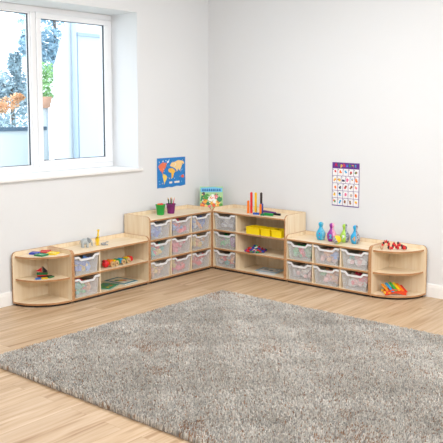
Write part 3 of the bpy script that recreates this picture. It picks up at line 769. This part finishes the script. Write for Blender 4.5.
def xylo():
    cam_rt = math.atan2(-cos(radians(40)), sin(radians(40)))
    t = thing('toy_xylophone', 'rainbow toy xylophone with red and orange frame on the bottom right corner shelf', 'toy xylophone', (-.285, -2.775, .0405), cam_rt); t.scale = (.94, .94, .94)
    fr = plain((228, 74, 30), .35); 
    ln = .23
    for s in (-1, 1):
        n = 12; up = [(-ln/2+ln*i/n, .035+.034*sin(pi*i/n)) for i in range(n+1)]; lo = [(-ln/2+.03+(ln-.06)*i/n, .004+.018*sin(pi*i/n)) for i in range(n, -1, -1)]
        MB().prism([(-ln/2, 0)]+up+[(ln/2, 0)]+lo, 'xz', s*.055-.008, s*.055+.008, 0, 0).build('side_rail', fr, t, bevel=.002)
    mats = [(246, 150, 40), (40, 160, 216), (52, 174, 74), (246, 206, 20), (246, 132, 30), (222, 40, 40)]
    for i, c in enumerate(mats):
        x = -ln/2+.02+(ln-.04)*i/5; zt = .048+.034*sin(pi*(x+ln/2)/ln)
        hl = .085-.004*i
        M = Matrix.Translation((x, 0, zt)) @ Matrix.Rotation(.35, 4, 'Z') @ Matrix.Rotation(.42, 4, 'X')
        MB().box(-.0155, .0155, -hl, hl, 0, .008, 0, M).build('bar', plain(c, .3), t, bevel=.002)
    for s in (-1, 1): MB().ball((-ln/2-.004, s*.055, .03), .016).build('knob', plain((248, 190, 60)), t)
xylo()

# ------------------------------------------------------------------ outside the window
struct(MB().box(-8, 14, 1, 16, -.3, -.15).build('ground', plain((196, 206, 196), .9)), 'pale paved garden ground outside the window')
pale = plain((214, 228, 240), .6)
def at(px, py, Y):
    """a point outdoors on the plane y=Y, by its direction from the room"""
    a, b, f = radians(40.0737), radians(5.6188), 747.201
    fw = Vector((cos(a)*cos(b), sin(a)*cos(b), -sin(b))); r = Vector((sin(a), -cos(a), 0)); u = r.cross(fw)
    d = fw+r*(px-221.5)/f-u*(py-180.373)/f; o = Vector((-7.1733, -6.2523, 1.9513)); s = (Y-o.y)/d.y
    return o+s*d
gb = thing('garden_building', 'white garden building with a panel door and downpipe outside the window', 'building', (1.9, 3.2, -.15))
p0 = at(53, 60, 3.2).x-1.9; pr = 4.2
MB().prism([(p0, 0), (pr, 0), (pr, 5.0), (p0+1.05, 5.0), (p0+.42, 3.9), (p0, 2.7)], 'xz', 0, 2.5, 0, 0, Matrix(((1, 1.15, 0, 0), (0, 1, 0, 0), (0, 0, 1, 0), (0, 0, 0, 1)))).build('wall', plain((210, 217, 222), .6), gb)
dx0, dx1 = at(77, 60, 3.2).x-1.9, at(99, 60, 3.2).x-1.9; dz = at(88, 37, 3.2).z+.15
MB().box(dx0, dx1, -.03, 0, 0, dz).build('door', plain((188, 202, 213), .5), gb)
MB().box(dx0-.03, dx1+.03, -.06, 0, dz, dz+.05).build('door_head', plain((150, 168, 186), .5), gb)
MB().tube([(at(72, 60, 3.2).x-1.9, -.06, 0), (at(72, 60, 3.2).x-1.9, -.06, 4.8)], .04).build('downpipe', plain((176, 194, 212), .5), gb)
fe = thing('garden_fence', 'pale blue garden fence with dark top rail outside the left window pane', 'fence', (-.6, 3.9, -.15))
zt = at(15, 131, 3.9).z+.15
MB().box(-2.2, 1.0, 0, .04, 0, zt).build('panel', plain((204, 213, 217), .6), fe)
MB().box(-2.2, 1.0, -.03, .07, zt, zt+.06).build('top_rail', plain((70, 96, 116), .6), fe)

def foliage(c, rad, n, size, seed, sq=(1, 1, 1)):
    rg = random.Random(seed); mb = MB()
    for k in range(n):
        v = Vector((rg.gauss(0, 1), rg.gauss(0, 1), rg.gauss(0, 1))).normalized()*(rg.random()**.45)*rad
        p = Vector(c)+Vector((v.x*sq[0], v.y*sq[1], v.z*sq[2]))
        R = Matrix.Translation(p) @ Matrix.Rotation(rg.uniform(0, 6.3), 4, Vector((rg.gauss(0, 1), rg.gauss(0, 1), rg.gauss(0, 1))).normalized())
        s = size*rg.uniform(.6, 1.2)
        mb.add([(-s, 0, 0), (0, -s*.45, .1*s), (s, 0, 0), (0, s*.45, .1*s)], [(0, 1, 2, 3)], 0, M=R)
    return mb
def plant(name, label, cat, base, h, blobs, c, size, n, seed, group=None):
    t = thing(name, label, cat, base, 0, group)
    f = MB()
    for i, (x, y, z, r, sq) in enumerate(blobs):
        g = foliage((x, y, z), r, n, size, seed+i, sq); o = len(f.v)
        f.v += g.v; f.f += [[q+o for q in ff] for ff in g.f]; f.mi += g.mi; f.sm += g.sm
    f.build('foliage', c, t)
    MB().tube([(0, 0, 0), (.03, 0, h*.5), (0, .02, h)], [.06+.01*h, .05, .03]).build('trunk', plain((120, 110, 100), .8), t)
p = at(12, 100, 7.5)
plant('garden_tree', 'tree coloured with blue haze behind the fence in the left window pane', 'tree', (p.x, 7.5, -.15), 2.6,
      [(0, 0, 1.7, .75, (1.2, .8, 1)), (-.7, 0, 1.6, .6, (1, .8, 1)), (.35, .1, 2.4, .45, (.8, .7, 1.1)), (-.3, .1, 2.5, .4, (1, .7, 1)), (.1, 0, 3.0, .2, (.7, .7, 1.4))], plain((178, 202, 212), .8), .075, 640, 1, 'garden trees outside the window')  # outdoor haze and glare painted into the pale leaf colour
p = at(44, 50, 7)
plant('garden_tree', 'tall tree coloured with blue haze behind the garden building in the right window pane', 'tree', (p.x+.3, 7, -.15), 4.2,
      [(-.25, 0, 4.2, .75, (1, .7, .9)), (-.1, 0, 3.3, .5, (.8, .7, 1)), (.5, 0, 4.7, .7, (1, .7, 1)), (-.6, 0, 3.4, .4, (.7, .7, .9))], plain((172, 204, 220), .8), .075, 640, 20, 'garden trees outside the window')  # leaf colour carries the blue outdoor haze
p = at(43, 76, 4.9)
plant('garden_bush', 'bright green bush seen at the left of the right window pane', 'bush', (p.x, 4.9, -.15), 1.9,
      [(0, 0, p.z+.15, .28, (1, 1, 1)), (-.05, 0, p.z-.2, .22, (1, 1, 1.2))], plain((160, 206, 140), .8), .05, 420, 40)
p = at(8, 102, 4.9)
plant('garden_bush', 'orange-leaved bush above the fence in the left window pane', 'bush', (p.x, 4.9, -.15), 1.7,
      [(.0, 0, p.z+.12, .16, (1.5, 1, .8)), (-.2, 0, p.z+.02, .13, (1.4, 1, .7)), (.2, 0, p.z+.24, .09, (1.4, 1, .8))], plain((236, 190, 146), .8), .04, 200, 60)
p = at(45, 102, 4.3)
pt = thing('flower_pot', 'terracotta pot on a post below the green bush in the right window pane', 'plant pot', (p.x, 4.3, -.15))
MB().lathe([(.05, 0), (.05, p.z+.05)], 10).build('post', plain((190, 200, 206), .7), pt)
MB().lathe([(.08, p.z+.05), (.12, p.z+.22), (.13, p.z+.24), (.1, p.z+.24)], 16).build('pot', plain((222, 168, 140), .7), pt)

# ------------------------------------------------------------------ light
w = bpy.data.worlds.new('daylight'); S.world = w; w.use_nodes = True
bg = w.node_tree.nodes['Background']; bg.inputs['Color'].default_value = (.93, .965, 1, 1); bg.inputs['Strength'].default_value = 4.0
def area(name, loc, target, size, power, col=(1, 1, 1)):
    l = bpy.data.lights.new(name, 'AREA'); l.size = size; l.energy = power; l.color = col
    o = bpy.data.objects.new(name, l); COL.objects.link(o); o.location = loc
    o.rotation_euler = (Vector(target)-Vector(loc)).to_track_quat('-Z', 'Y').to_euler()
    return o
sl = bpy.data.lights.new('sun', 'SUN'); sl.energy = .5; sl.angle = .05; sl.color = (1, .97, .92)
so = bpy.data.objects.new('sun', sl); COL.objects.link(so); so.rotation_euler = Vector((.12, .42, -.9)).to_track_quat('-Z', 'Y').to_euler()
for lx, ly, pw in ((-5.6, -2.8, 75), (-2.8, -5.6, 62), (-5.4, -5.4, 75)):
    pl = bpy.data.lights.new('ceiling_lamp', 'POINT'); pl.energy = pw; pl.shadow_soft_size = .35; pl.color = (.985, .985, .98)
    po = bpy.data.objects.new('ceiling_lamp', pl); COL.objects.link(po); po.location = (lx, ly, H-.5)
area('ceiling_panel', (-2.5, -2.6, H-.06), (-2.5, -2.6, 0), .9, 85, (.985, .985, .98))
area('studio_softbox', (-3.2, -7.2, 2.9), (-1.0, -.8, .6), 1.0, 110, (.985, .985, .98))

# ------------------------------------------------------------------ camera
cd = bpy.data.cameras.new('camera'); cam = bpy.data.objects.new('camera', cd); COL.objects.link(cam)
cd.sensor_width = 36; cd.lens = 36*747.2/443; cd.shift_y = -(221.5-180.373)/443; cd.clip_end = 100
a, b = radians(40.0737), radians(5.6188)
fw = Vector((cos(a)*cos(b), sin(a)*cos(b), -sin(b))); r = Vector((sin(a), -cos(a), 0)); u = r.cross(fw)
cam.matrix_world = Matrix(((r.x, u.x, -fw.x, -7.1733), (r.y, u.y, -fw.y, -6.2523), (r.z, u.z, -fw.z, 1.9513), (0, 0, 0, 1)))
S.camera = cam
S.view_settings.view_transform = 'Standard'; S.view_settings.look = 'None'; S.view_settings.gamma = 1
S.view_settings.exposure = -.46; S.view_settings.use_curve_mapping = False
S.cycles.use_denoising = True
S.cycles.transparent_max_bounces = 24
S.cycles.max_bounces = 8
